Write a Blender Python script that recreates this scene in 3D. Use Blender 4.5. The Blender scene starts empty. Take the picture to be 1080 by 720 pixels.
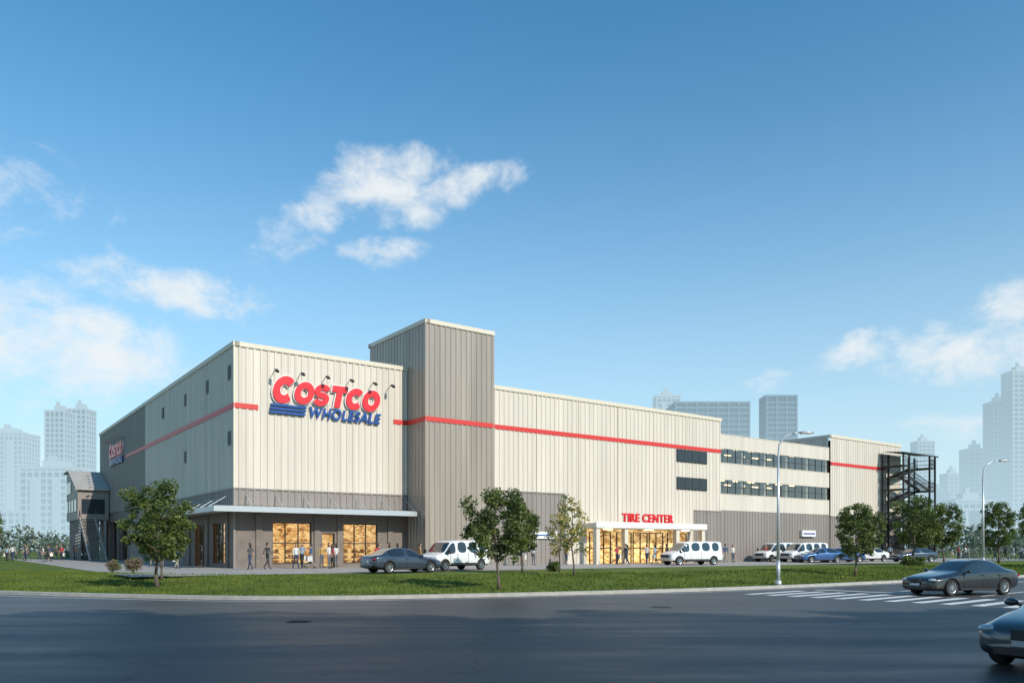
import bpy, bmesh, math, random
import numpy as np
from mathutils import Vector, Matrix
random.seed(7); rng=np.random.default_rng(7)
scene=bpy.context.scene
col=scene.collection
R=math.radians

# ------------------------------------------------------------------ helpers
def link(o,parent=None):
    col.objects.link(o)
    if parent is not None: o.parent=parent
    return o
def empty(name,loc=(0,0,0),rz=0):
    e=bpy.data.objects.new(name,None); e.location=loc; e.rotation_euler=(0,0,rz); e.empty_display_size=.3
    return link(e)
class MB:
    def __init__(s): s.v=[];s.f=[];s.m=[];s.s=[]
    def poly(s,pts,mi=0,sm=False):
        n=len(s.v); s.v+= [tuple(p) for p in pts]; s.f.append(tuple(range(n,n+len(pts)))); s.m.append(mi); s.s.append(sm)
    def box(s,x0,x1,y0,y1,z0,z1,mi=0):
        n=len(s.v)
        s.v+=[(x0,y0,z0),(x1,y0,z0),(x1,y1,z0),(x0,y1,z0),(x0,y0,z1),(x1,y0,z1),(x1,y1,z1),(x0,y1,z1)]
        for q in ((0,3,2,1),(4,5,6,7),(0,1,5,4),(1,2,6,5),(2,3,7,6),(3,0,4,7)):
            s.f.append(tuple(n+i for i in q)); s.m.append(mi); s.s.append(False)
    def beam(s,p0,p1,w,h,mi=0):
        p0=Vector(p0);p1=Vector(p1);d=(p1-p0).normalized()
        up=Vector((0,0,1)) if abs(d.z)<.95 else Vector((0,1,0))
        a=d.cross(up).normalized()*w/2; b=a.cross(d).normalized()*h/2
        n=len(s.v)
        for p in (p0,p1):
            s.v+=[tuple(p-a-b),tuple(p+a-b),tuple(p+a+b),tuple(p-a+b)]
        for q in ((0,1,2,3),(7,6,5,4),(0,4,5,1),(1,5,6,2),(2,6,7,3),(3,7,4,0)):
            s.f.append(tuple(n+i for i in q)); s.m.append(mi); s.s.append(False)
    def cyl(s,p0,p1,r0,r1,n=8,mi=0,cap=True,sm=True):
        p0=Vector(p0);p1=Vector(p1);d=(p1-p0)
        if d.length<1e-6: return
        d.normalize()
        up=Vector((0,0,1)) if abs(d.z)<.9 else Vector((1,0,0))
        a=d.cross(up).normalized(); b=d.cross(a)
        k=len(s.v)
        for p,r in ((p0,r0),(p1,r1)):
            for i in range(n):
                t=2*math.pi*i/n; s.v.append(tuple(p+a*math.cos(t)*r+b*math.sin(t)*r))
        for i in range(n):
            j=(i+1)%n; s.f.append((k+i,k+j,k+n+j,k+n+i)); s.m.append(mi); s.s.append(sm)
        if cap:
            s.f.append(tuple(k+n-1-i for i in range(n))); s.m.append(mi); s.s.append(False)
            s.f.append(tuple(k+n+i for i in range(n))); s.m.append(mi); s.s.append(False)
    def tube(s,pts,rs,n=8,mi=0):
        for i in range(len(pts)-1): s.cyl(pts[i],pts[i+1],rs[i],rs[i+1],n,mi,cap=(i in(0,len(pts)-2)))
    def ell(s,c,rx,ry,rz,mi=0,nu=12,nv=8,t0=0,t1=math.pi):
        k=len(s.v)
        for j in range(nv+1):
            t=t0+(t1-t0)*j/nv
            for i in range(nu):
                p=2*math.pi*i/nu
                s.v.append((c[0]+rx*math.sin(t)*math.cos(p),c[1]+ry*math.sin(t)*math.sin(p),c[2]+rz*math.cos(t)))
        for j in range(nv):
            for i in range(nu):
                i2=(i+1)%nu
                s.f.append((k+j*nu+i,k+(j+1)*nu+i,k+(j+1)*nu+i2,k+j*nu+i2)); s.m.append(mi); s.s.append(True)
    def addmesh(s,me,mi=None):
        k=len(s.v); s.v+=[tuple(v.co) for v in me.vertices]
        for p in me.polygons:
            s.f.append(tuple(k+i for i in p.vertices)); s.m.append(p.material_index if mi is None else mi); s.s.append(p.use_smooth)
    def mesh(s,name,mats):
        me=bpy.data.meshes.new(name); me.from_pydata(s.v,[],s.f)
        for m in mats: me.materials.append(m)
        me.polygons.foreach_set('material_index',s.m); me.polygons.foreach_set('use_smooth',s.s); me.update()
        return me
    def build(s,name,mats,parent=None,loc=(0,0,0),rz=0):
        o=bpy.data.objects.new(name,s.mesh(name,mats)); o.location=loc; o.rotation_euler=(0,0,rz)
        return link(o,parent)
def inst(name,me,loc,rz=0,sc=1,parent=None):
    o=bpy.data.objects.new(name,me); o.location=loc; o.rotation_euler=(0,0,rz)
    o.scale=(sc,sc,sc) if not isinstance(sc,tuple) else sc
    return link(o,parent)

# ------------------------------------------------------------------ materials
def newmat(name):
    m=bpy.data.materials.new(name); m.use_nodes=True; nt=m.node_tree
    return m,nt,nt.nodes['Principled BSDF']
def mat(name,c,rough=.6,metal=0,var=0.0,scale=(1,1,1),vs=1.0,bump=0,bscale=20,emis=None,es=0,coat=0,spec=.5):
    m,nt,b=newmat(name)
    b.inputs['Base Color'].default_value=(*c,1); b.inputs['Roughness'].default_value=rough; b.inputs['Metallic'].default_value=metal
    b.inputs['Coat Weight'].default_value=coat; b.inputs['Specular IOR Level'].default_value=spec
    N=nt.nodes;L=nt.links
    if var>0:
        g=N.new('ShaderNodeNewGeometry'); mp=N.new('ShaderNodeMapping'); mp.inputs['Scale'].default_value=scale
        L.new(g.outputs['Position'],mp.inputs['Vector'])
        n=N.new('ShaderNodeTexNoise'); n.inputs['Scale'].default_value=vs; n.inputs['Detail'].default_value=5; n.inputs['Roughness'].default_value=.6
        L.new(mp.outputs[0],n.inputs['Vector'])
        r=N.new('ShaderNodeMapRange'); r.inputs['From Min'].default_value=.3; r.inputs['From Max'].default_value=.7
        r.inputs['To Min'].default_value=1-var; r.inputs['To Max'].default_value=1+var
        L.new(n.outputs[0],r.inputs['Value'])
        mx=N.new('ShaderNodeVectorMath'); mx.operation='SCALE'; mx.inputs[0].default_value=c
        L.new(r.outputs[0],mx.inputs['Scale']); L.new(mx.outputs[0],b.inputs['Base Color'])
    if bump>0:
        g=N.new('ShaderNodeNewGeometry')
        n=N.new('ShaderNodeTexNoise'); n.inputs['Scale'].default_value=bscale; n.inputs['Detail'].default_value=5
        L.new(g.outputs['Position'],n.inputs['Vector'])
        bp=N.new('ShaderNodeBump'); bp.inputs['Strength'].default_value=bump; bp.inputs['Distance'].default_value=.02
        L.new(n.outputs[0],bp.inputs['Height']); L.new(bp.outputs[0],b.inputs['Normal'])
    if emis: b.inputs['Emission Color'].default_value=(*emis,1); b.inputs['Emission Strength'].default_value=es
    return m
M_cream=mat('cream_siding',(.60,.545,.47),.5,0,.11,(1.3,1.3,.07),1.0)
M_creamtrim=mat('cream_trim',(.64,.58,.47),.5)
M_grey=mat('grey_brown_siding',(.25,.22,.20),.5,.05,.14,(1.3,1.3,.08),1.0)
M_tower=mat('tower_siding',(.36,.30,.25),.33,.25,.18,(1.3,1.3,.06),1.0)
M_base=mat('dark_masonry',(.18,.15,.13),.75,0,.15,(1,1,1),1.5,bump=.3)
M_red=mat('red_paint',(.60,.035,.03),.45)
M_redsign=mat('red_sign_face',(.72,.02,.03),.3)
M_bluesign=mat('blue_sign_face',(.01,.07,.30),.3)
M_white=mat('white_panel',(.78,.78,.76),.45)
M_canopy=mat('canopy_metal',(.50,.53,.55),.35,.4)
M_roof=mat('roof_membrane',(.45,.44,.42),.8,0,.1,(.3,.3,.3),1)
M_conc=mat('concrete',(.36,.35,.33),.8,0,.12,(.6,.6,.6),1.5,bump=.2)
M_darkin=mat('garage_interior',(.28,.27,.26),.8)
M_frame=mat('dark_frame',(.04,.042,.045),.4,.5)
M_glassd=mat('tinted_glass',(.025,.035,.045),.08,0,coat=.1,spec=.5)
M_black=mat('black_steel',(.03,.03,.032),.45,.4)
M_pole=mat('galvanised_pole',(.62,.64,.66),.35,.5)
M_lampglow=mat('warm_lamp',(1,.8,.5),.5,emis=(1,.68,.32),es=5)
M_goods=mat('glowing_shelf_goods',(.35,.2,.1),.7,0,.6,(1,1,1),3,emis=(.5,.25,.08),es=.15)  # faint warm emission put into the goods as interior light

def interior_mat():  # shop lighting painted in: the shelf-pattern wall emits its own warm light
    m,nt,b=newmat('glowing_shop_interior'); N=nt.nodes;L=nt.links
    g=N.new('ShaderNodeTexCoord'); mp=N.new('ShaderNodeMapping'); mp.inputs['Scale'].default_value=(1.6,1.6,2.6)
    L.new(g.outputs['Object'],mp.inputs[0])
    v=N.new('ShaderNodeTexVoronoi'); v.distance='CHEBYCHEV'; v.inputs['Scale'].default_value=2.4; L.new(mp.outputs[0],v.inputs['Vector'])
    n=N.new('ShaderNodeTexNoise'); n.inputs['Scale'].default_value=.9; n.inputs['Detail'].default_value=2; L.new(g.outputs['Object'],n.inputs['Vector'])
    sp=N.new('ShaderNodeSeparateColor'); L.new(v.outputs['Color'],sp.inputs[0])
    a=N.new('ShaderNodeMath'); a.operation='MULTIPLY_ADD'; a.inputs[1].default_value=.45; L.new(sp.outputs[0],a.inputs[0])
    s=N.new('ShaderNodeMath'); s.operation='MULTIPLY'; s.inputs[1].default_value=.75; L.new(n.outputs[0],s.inputs[0]); L.new(s.outputs[0],a.inputs[2])
    cr=N.new('ShaderNodeValToRGB'); e=cr.color_ramp.elements
    e[0].color=(.12,.05,.02,1); e[0].position=.25; e[1].color=(1,.74,.36,1); e[1].position=.8
    x=e.new(.5); x.color=(.62,.34,.11,1)
    L.new(a.outputs[0],cr.inputs[0])
    L.new(cr.outputs[0],b.inputs['Base Color']); L.new(cr.outputs[0],b.inputs['Emission Color']); b.inputs['Emission Strength'].default_value=.7
    return m
M_int=interior_mat()
def glass_mat(name,tr,mixadd=0.0):
    m,nt,b=newmat(name); N=nt.nodes;L=nt.links
    t=N.new('ShaderNodeBsdfTransparent'); t.inputs[0].default_value=(*tr,1)
    gl=N.new('ShaderNodeBsdfGlossy'); gl.inputs['Roughness'].default_value=.03
    fr=N.new('ShaderNodeFresnel'); fr.inputs[0].default_value=1.5
    ad=N.new('ShaderNodeMath'); ad.operation='ADD'; ad.inputs[1].default_value=mixadd; ad.use_clamp=True; L.new(fr.outputs[0],ad.inputs[0])
    mx=N.new('ShaderNodeMixShader'); L.new(ad.outputs[0],mx.inputs[0]); L.new(t.outputs[0],mx.inputs[1]); L.new(gl.outputs[0],mx.inputs[2])
    L.new(mx.outputs[0],N['Material Output'].inputs[0]); return m
M_glass=glass_mat('clear_glazing',(.88,.9,.88))
M_glass2=glass_mat('deck_glazing',(.72,.76,.78),.2)
def leaf_mat(name,c,c2):
    m,nt,b=newmat(name); N=nt.nodes;L=nt.links
    g=N.new('ShaderNodeNewGeometry'); n=N.new('ShaderNodeTexNoise'); n.inputs['Scale'].default_value=1.7; n.inputs['Detail'].default_value=3
    L.new(g.outputs['Position'],n.inputs['Vector'])
    r=N.new('ShaderNodeValToRGB'); r.color_ramp.elements[0].position=.35; r.color_ramp.elements[1].position=.65
    r.color_ramp.elements[0].color=(*c,1); r.color_ramp.elements[1].color=(*c2,1)
    L.new(n.outputs[0],r.inputs[0]); L.new(r.outputs[0],b.inputs['Base Color']); b.inputs['Roughness'].default_value=.5
    tr=N.new('ShaderNodeBsdfTranslucent'); L.new(r.outputs[0],tr.inputs[0])
    mx=N.new('ShaderNodeMixShader'); mx.inputs[0].default_value=.35
    L.new(b.outputs[0],mx.inputs[1]); L.new(tr.outputs[0],mx.inputs[2]); L.new(mx.outputs[0],N['Material Output'].inputs[0])
    return m
M_leafA=leaf_mat('leaf_green',(.095,.14,.03),(.16,.21,.05))
M_leafB=leaf_mat('leaf_dark_green',(.055,.09,.025),(.10,.14,.035))
M_leafY=leaf_mat('leaf_yellow',(.46,.35,.07),(.40,.36,.10))
M_leafP=leaf_mat('blossom_pink',(.30,.18,.15),(.16,.15,.07))
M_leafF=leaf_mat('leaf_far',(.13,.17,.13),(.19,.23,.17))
M_bark=mat('bark',(.11,.085,.065),.9,0,.25,(6,6,1.2),3)

def ground_mats():
    m,nt,b=newmat('grass'); N=nt.nodes;L=nt.links
    g=N.new('ShaderNodeNewGeometry')
    n=N.new('ShaderNodeTexNoise'); n.inputs['Scale'].default_value=.3; n.inputs['Detail'].default_value=9; n.inputs['Roughness'].default_value=.75
    L.new(g.outputs['Position'],n.inputs['Vector'])
    r=N.new('ShaderNodeValToRGB'); e=r.color_ramp.elements; e[0].position=.32; e[0].color=(.05,.085,.014,1); e[1].position=.68; e[1].color=(.16,.205,.04,1)
    L.new(n.outputs[0],r.inputs[0]); L.new(r.outputs[0],b.inputs['Base Color']); b.inputs['Roughness'].default_value=.9; b.inputs['Specular IOR Level'].default_value=.15
    n2=N.new('ShaderNodeTexNoise'); n2.inputs['Scale'].default_value=9; n2.inputs['Detail'].default_value=4; L.new(g.outputs['Position'],n2.inputs['Vector'])
    bp=N.new('ShaderNodeBump'); bp.inputs['Strength'].default_value=.8; bp.inputs['Distance'].default_value=.06; L.new(n2.outputs[0],bp.inputs['Height']); L.new(bp.outputs[0],b.inputs['Normal'])
    G=m
    m,nt,b=newmat('asphalt'); N=nt.nodes;L=nt.links
    g=N.new('ShaderNodeNewGeometry')
    mp=N.new('ShaderNodeMapping'); mp.inputs['Rotation'].default_value=(0,0,-.12); mp.inputs['Scale'].default_value=(.10,.55,.5); L.new(g.outputs['Position'],mp.inputs[0])
    n=N.new('ShaderNodeTexNoise'); n.inputs['Scale'].default_value=1; n.inputs['Detail'].default_value=8; n.inputs['Roughness'].default_value=.65; L.new(mp.outputs[0],n.inputs['Vector'])
    r=N.new('ShaderNodeValToRGB'); e=r.color_ramp.elements; e[0].position=.3; e[0].color=(.048,.050,.051,1); e[1].position=.72; e[1].color=(.105,.106,.106,1)
    L.new(n.outputs[0],r.inputs[0])
    f=N.new('ShaderNodeTexNoise'); f.inputs['Scale'].default_value=45; f.inputs['Detail'].default_value=3; L.new(g.outputs['Position'],f.inputs['Vector'])
    fr=N.new('ShaderNodeMapRange'); fr.inputs['From Min'].default_value=.3; fr.inputs['From Max'].default_value=.7; fr.inputs['To Min'].default_value=.7; fr.inputs['To Max'].default_value=1.3
    L.new(f.outputs[0],fr.inputs[0])
    vo=N.new('ShaderNodeTexVoronoi'); vo.feature='DISTANCE_TO_EDGE'; vo.inputs['Scale'].default_value=.16
    nd=N.new('ShaderNodeTexNoise'); nd.inputs['Scale'].default_value=.8; nd.inputs['Detail'].default_value=5; L.new(g.outputs['Position'],nd.inputs['Vector'])
    va=N.new('ShaderNodeVectorMath'); va.operation='MULTIPLY_ADD'; va.inputs[1].default_value=(2,2,2); L.new(nd.outputs['Color'],va.inputs[0]); L.new(g.outputs['Position'],va.inputs[2]); L.new(va.outputs[0],vo.inputs['Vector'])
    ck=N.new('ShaderNodeMapRange'); ck.inputs['From Min'].default_value=0; ck.inputs['From Max'].default_value=.008; ck.inputs['To Min'].default_value=.55; ck.inputs['To Max'].default_value=1; L.new(vo.outputs[0],ck.inputs[0])
    mu=N.new('ShaderNodeMath'); mu.operation='MULTIPLY'; L.new(fr.outputs[0],mu.inputs[0]); L.new(ck.outputs[0],mu.inputs[1])
    sc=N.new('ShaderNodeVectorMath'); sc.operation='SCALE'; L.new(r.outputs[0],sc.inputs[0]); L.new(mu.outputs[0],sc.inputs['Scale']); L.new(sc.outputs[0],b.inputs['Base Color'])
    rr=N.new('ShaderNodeMapRange'); rr.inputs['From Min'].default_value=.3; rr.inputs['From Max'].default_value=.7; rr.inputs['To Min'].default_value=.38; rr.inputs['To Max'].default_value=.65
    L.new(n.outputs[0],rr.inputs[0]); L.new(rr.outputs[0],b.inputs['Roughness']); b.inputs['Specular IOR Level'].default_value=.35
    bp=N.new('ShaderNodeBump'); bp.inputs['Strength'].default_value=.25; bp.inputs['Distance'].default_value=.01; L.new(f.outputs[0],bp.inputs['Height']); L.new(bp.outputs[0],b.inputs['Normal'])
    return G,m
M_grass,M_asph=ground_mats()
M_kerb=mat('kerb_stone',(.40,.39,.36),.8,0,.15,(1,1,1),3)
M_pave=mat('paving',(.33,.31,.29),.8,0,.12,(1,1,1),1,bump=.2)
M_paint=mat('road_paint',(.66,.67,.66),.6,0,.22,(1,1,1),5)

# ------------------------------------------------------------------ camera
cam=bpy.data.cameras.new('camera'); co=bpy.data.objects.new('camera',cam); link(co)
co.location=(0,0,1.9); co.rotation_euler=(R(90),0,0)
cam.sensor_width=36; cam.lens=27.9; cam.shift_y=.2015; cam.clip_end=9000; cam.clip_start=.1
scene.camera=co

# ------------------------------------------------------------------ light + sky
SAZ=(0.70,-0.714); SEL=R(33)
sd=Vector((SAZ[0]*math.cos(SEL),SAZ[1]*math.cos(SEL),math.sin(SEL))).normalized()
sl=bpy.data.lights.new('sun','SUN'); sl.energy=4.3; sl.angle=R(.5); sl.color=(1,.91,.79)
so=bpy.data.objects.new('sun',sl); link(so); so.rotation_euler=(-sd).to_track_quat('-Z','Y').to_euler(); so.location=(40,-40,60)
w=bpy.data.worlds.new('World'); scene.world=w; w.use_nodes=True
nt=w.node_tree;N=nt.nodes;L=nt.links
bg=N['Background']
sky=N.new('ShaderNodeTexSky'); sky.sky_type='NISHITA'; sky.sun_disc=False; sky.sun_elevation=SEL; sky.sun_rotation=math.atan2(SAZ[0],SAZ[1])
sky.air_density=1.0; sky.dust_density=.6; sky.ozone_density=2.0
def mth(op,a,b=None,c=None,clamp=False):
    n=N.new('ShaderNodeMath'); n.operation=op; n.use_clamp=clamp
    for i,x in enumerate((a,b,c)):
        if x is None: continue
        if isinstance(x,(int,float)): n.inputs[i].default_value=x
        else: L.new(x,n.inputs[i])
    return n.outputs[0]
tc=N.new('ShaderNodeTexCoord'); sx=N.new('ShaderNodeSeparateXYZ'); L.new(tc.outputs['Generated'],sx.inputs[0])
az=mth('ARCTAN2',sx.outputs[0],sx.outputs[1]); el=mth('ARCSINE',sx.outputs[2])
blobs=[ # az,el,wa,we,tilt,weight (degrees)
 (-8.8,24.2,5.4,2.4,.0,1.05),(-3.9,24.3,4.6,1.3,.18,.85),(-14.6,21.6,4.0,1.7,.55,.75),(-8.8,20.2,3.2,1.0,0,.7),
 (-30,12.6,8,3.8,0,1.0),(-23.5,16.4,7,1.5,-.05,.75),(-33,21,4,3.0,0,.25),(-20.5,10.5,4,2.4,.1,.5),(-31,6,9,1.8,0,.45),
 (23.5,12.8,3.0,1.1,.25,.75),(30,12.0,5,2.0,.0,.9),(32.0,14.4,2.8,1.5,.1,.85),(17.9,11.4,1.5,.8,.3,.5),(33,8,6,1.2,0,.5),
 (-70,18,16,6,0,.9),(75,20,16,6,0,.9),(150,24,24,8,0,.9)]
M=None
for a,e,wa,we,ti,wt in blobs:
    da=mth('SUBTRACT',az,R(a)); de=mth('MULTIPLY_ADD',da,-ti,mth('SUBTRACT',el,R(e)))
    x_=mth('MULTIPLY',da,1/R(wa)); y_=mth('MULTIPLY',de,1/R(we))
    q=mth('MULTIPLY_ADD',x_,x_,mth('MULTIPLY',y_,y_))
    m=mth('MULTIPLY',mth('SUBTRACT',1.25,q),wt)
    M=m if M is None else mth('MAXIMUM',M,m)
M=mth('MAXIMUM',M,-1.2)
cv=N.new('ShaderNodeCombineXYZ'); L.new(az,cv.inputs[0]); L.new(mth('MULTIPLY',el,1.5),cv.inputs[1])
cn=N.new('ShaderNodeTexNoise'); cn.inputs['Scale'].default_value=14; cn.inputs['Detail'].default_value=10; cn.inputs['Roughness'].default_value=.64; cn.inputs['Distortion'].default_value=.25
L.new(cv.outputs[0],cn.inputs['Vector'])
cn2=N.new('ShaderNodeTexNoise'); cn2.inputs['Scale'].default_value=24; cn2.inputs['Detail'].default_value=5; cn2.inputs['Roughness'].default_value=.6
L.new(cv.outputs[0],cn2.inputs['Vector'])
dens=mth('ADD',mth('MULTIPLY',M,.62),mth('MULTIPLY',mth('SUBTRACT',cn.outputs[0],.52),2.7))
mr=N.new('ShaderNodeMapRange'); mr.interpolation_type='SMOOTHSTEP'; mr.inputs['From Min'].default_value=-.1; mr.inputs['From Max'].default_value=1.0; L.new(dens,mr.inputs[0])
dfac=mth('MULTIPLY',mr.outputs[0],.93)
tint=N.new('ShaderNodeVectorMath'); tint.operation='MULTIPLY'; L.new(sky.outputs[0],tint.inputs[0]); tint.inputs[1].default_value=(.66,1.58,1.82)
elc=mth('MAXIMUM',el,0)
hz=mth('MULTIPLY',mth('POWER',2.718,mth('MULTIPLY',mth('MULTIPLY',elc,elc),-8.0)),mth('POWER',2.718,mth('MULTIPLY',elc,-1.5)))
hz=mth('MULTIPLY',hz,.95)
mixh=N.new('ShaderNodeMix'); mixh.data_type='RGBA'; L.new(hz,mixh.inputs[0]); L.new(tint.outputs[0],mixh.inputs[6]); mixh.inputs[7].default_value=(7.1,8.5,9.0,1)
shade=N.new('ShaderNodeMix'); shade.data_type='RGBA'; L.new(cn2.outputs[0],shade.inputs[0]); shade.inputs[6].default_value=(7.6,8.4,8.9,1); shade.inputs[7].default_value=(9.7,9.7,9.6,1)
mixc=N.new('ShaderNodeMix'); mixc.data_type='RGBA'; L.new(dfac,mixc.inputs[0]); L.new(mixh.outputs[2],mixc.inputs[6]); L.new(shade.outputs[2],mixc.inputs[7])
L.new(mixc.outputs[2],bg.inputs[0]); bg.inputs[1].default_value=.1
scene.view_settings.view_transform='Standard'; scene.view_settings.look='None'; scene.view_settings.exposure=0

# ------------------------------------------------------------------ ground
cx=[-3000,-400,-120,-60,-38,-21.8,-14.5,-8.4,-1.5,9.5,22.9,34,60,150,400,3000]
cy=[ 1500, 330,  95, 57, 42,33.0, 30.2, 29.0,30.6,35.5,44.5,52,62, 84,140, 700]
from bisect import bisect
def curb(X):
    i=min(max(bisect(cx,X)-1,0),len(cx)-2)
    def sl_(k):
        if k==0: return (cy[1]-cy[0])/(cx[1]-cx[0])
        if k==len(cx)-1: return (cy[-1]-cy[-2])/(cx[-1]-cx[-2])
        return (cy[k+1]-cy[k-1])/(cx[k+1]-cx[k-1])
    h=cx[i+1]-cx[i]; t=(X-cx[i])/h; m0=sl_(i)*h; m1=sl_(i+1)*h
    if h>60: return cy[i]+(cy[i+1]-cy[i])*t
    return (2*t**3-3*t*t+1)*cy[i]+(t**3-2*t*t+t)*m0+(-2*t**3+3*t*t)*cy[i+1]+(t**3-t*t)*m1
def gz(X,Y):
    d=Y-curb(X)-.3
    t=min(max(d/11,0),1); t=t*t*(3-2*t)
    z=.13+.34*t
    if 0<d<14: z+=.05*math.sin(X*.45)*math.sin(d*.22)**2*math.sin(math.pi*d/14)
    return z
xs=sorted(set([float(x) for x in cx]+list(np.arange(-60,60.01,.6))+list(np.arange(-400,-60,12))+list(np.arange(66,400,12))))
ds=[.3,.8,1.4,2.2,3,4,5,6,7,8,9,10,11.3,13,15,30,60,150,400,1200,3500]
mb=MB(); nx=len(xs)
for X in xs:
    for d in ds: mb.v.append((X,curb(X)+d,gz(X,curb(X)+d)))
nd_=len(ds)
for i in range(nx-1):
    for j in range(nd_-1):
        mb.f.append((i*nd_+j,(i+1)*nd_+j,(i+1)*nd_+j+1,i*nd_+j+1)); mb.m.append(0); mb.s.append(True)
mb.build('lawn_ground',[M_grass])
mb=MB()
for i in range(nx-1):
    a,b=xs[i],xs[i+1]; ya,yb=curb(a),curb(b)
    mb.poly([(a,ya,-.02),(b,yb,-.02),(b,yb,.135),(a,ya,.135)]); mb.poly([(a,ya,.135),(b,yb,.135),(b,yb+.3,.139),(a,ya+.3,.139)])
mb.build('kerb',[M_kerb])
mb=MB(); mb.poly([(-4000,-4000,-.12),(4000,-4000,-.12),(4000,4500,-.12),(-4000,4500,-.12)]); mb.build('ground',[M_grass])
mb=MB()
xr=[x for x in xs if -400<=x<=400]
def rnear(X):
    return 4.0+(max(0,abs(X)-30)*.22 if X<0 else max(0,X-30)*.30)
for a,b in zip(xr[:-1],xr[1:]):
    mb.poly([(a,min(rnear(a),curb(a)-14),0),(b,min(rnear(b),curb(b)-14),0),(b,curb(b)+.01,0),(a,curb(a)+.01,0)])
mb.build('road',[M_asph])
mb=MB()
for a,b in zip(xr[:-1],xr[1:]):
    ya,yb=min(rnear(a),curb(a)-14),min(rnear(b),curb(b)-14)
    mb.poly([(a,ya,-.1),(b,yb,-.1),(b,yb,.13),(a,ya,.13)][::-1]); mb.poly([(a,ya-6,.13),(b,yb-6,.13),(b,yb,.13),(a,ya,.13)])
mb.build('pavement',[M_pave])
mb=MB()
for a,b in zip(xr[:-1],xr[1:]):
    if -60<a<60:
        mb.poly([(a,curb(a)-.75,.004),(b,curb(b)-.75,.004),(b,curb(b)-.62,.004),(a,curb(a)-.62,.004)])
P0=Vector((9.3,33.0)); P1=Vector((17.2,23.7)); D=(P1-P0); Ln=D.length; D.normalize(); T=Vector((-D.y,D.x))
k=0.4
while k<Ln:
    c=P0+D*k
    q=[c,c+D*.42,c+D*.42+T*4.2,c+T*4.2]
    mb.poly([(p.x,p.y,.004) for p in q]); k+=.95
c=P0+T*5.4+D*.5; mb.poly([(p.x,p.y,.004) for p in (c,c+D*5.5,c+D*5.5+T*.35,c+T*.35)])
for s_ in (3.6,7.2):
    c=P0+T*5.9+D*s_
    mb.poly([(p.x,p.y,.004) for p in (c,c+D*.15,c+D*.15+T*18,c+T*18)])
mb.build('road_markings',[M_paint])
# manhole cover and drain gratings
M_iron=mat('cast_iron',(.06,.058,.055),.6,.3)
for x,y in ((-5.5,20.5),(4.8,25.5)):
    mb=MB(); mb.cyl((0,0,.0),(0,0,.006),.36,.36,24,0)
    for k in range(-3,4): mb.box(-.25,.25,k*.08-.012,k*.08+.012,.006,.012,0)
    mb.build('manhole_cover',[M_iron],None,(x,y,0))
def blades(n):
    V=np.zeros((n*3,3))
    X=rng.uniform(-32,48,n); dd=rng.uniform(.32,12,n)
    h=rng.uniform(.05,.14,n); wd=rng.uniform(.012,.03,n); an=rng.uniform(0,6.28,n)
    lx=rng.normal(0,.03,n); ly=rng.normal(0,.03,n)
    for i in range(n):
        x=X[i]; y=curb(x)+dd[i]; z=gz(x,y)-.01; c=math.cos(an[i])*wd[i]; s_=math.sin(an[i])*wd[i]
        V[3*i]=(x-c,y-s_,z); V[3*i+1]=(x+c,y+s_,z); V[3*i+2]=(x+lx[i],y+ly[i],z+h[i])
    me=bpy.data.meshes.new('grass_blades'); me.from_pydata(V.tolist(),[],[(3*i,3*i+1,3*i+2) for i in range(n)])
    me.materials.append(M_grass); link(bpy.data.objects.new('grass_blades',me))
blades(70000)

# ------------------------------------------------------------------ building frame
ANG=math.atan2(.5884,.8085); C=Vector((-19.25,55.0)); U=Vector((math.cos(ANG),math.sin(ANG))); Vd=Vector((-U.y,U.x))
def loc2w(x,y,z=.48): p=C+U*x+Vd*y; return (p.x,p.y,z)
GZ=.45
store=empty('warehouse_store',(C.x,C.y,0),ANG)
def corr(mb,p0,p1,z0,z1,mi=0,period=.5,depth=.055):
    p0=Vector(p0);p1=Vector(p1);d=p1-p0;Lh=d.length;d.normalize(); n=Vector((d.y,-d.x))
    cnt=max(1,round(Lh/period)); per=Lh/cnt; prof=[]
    for i in range(cnt):
        b=i*per; prof+= [(b,0),(b+per*.55,0),(b+per*.64,depth),(b+per*.91,depth)]
    prof.append((Lh,0))
    k=len(mb.v)
    for (t,o) in prof:
        q=p0+d*t+n*o; mb.v.append((q.x,q.y,z0)); mb.v.append((q.x,q.y,z1))
    for i in range(len(prof)-1):
        mb.f.append((k+2*i,k+2*i+2,k+2*i+3,k+2*i+1)); mb.m.append(mi); mb.s.append(False)
def strip(mb,p0,p1,z0,z1,o0,o1,mi=0,e0=0,e1=0):
    p0=Vector(p0);p1=Vector(p1);d=(p1-p0).normalized(); n=Vector((d.y,-d.x)); p0=p0-d*e0; p1=p1+d*e1
    a,b,c,e=p0+n*o1,p1+n*o1,p1+n*o0,p0+n*o0
    k=len(mb.v)
    for z in (z0,z1):
        for q in (a,b,c,e): mb.v.append((q.x,q.y,z))
    for q in ((3,2,1,0),(4,5,6,7),(0,1,5,4),(1,2,6,5),(2,3,7,6),(3,0,4,7)):
        mb.f.append(tuple(k+i for i in q)); mb.m.append(mi); mb.s.append(False)
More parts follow.
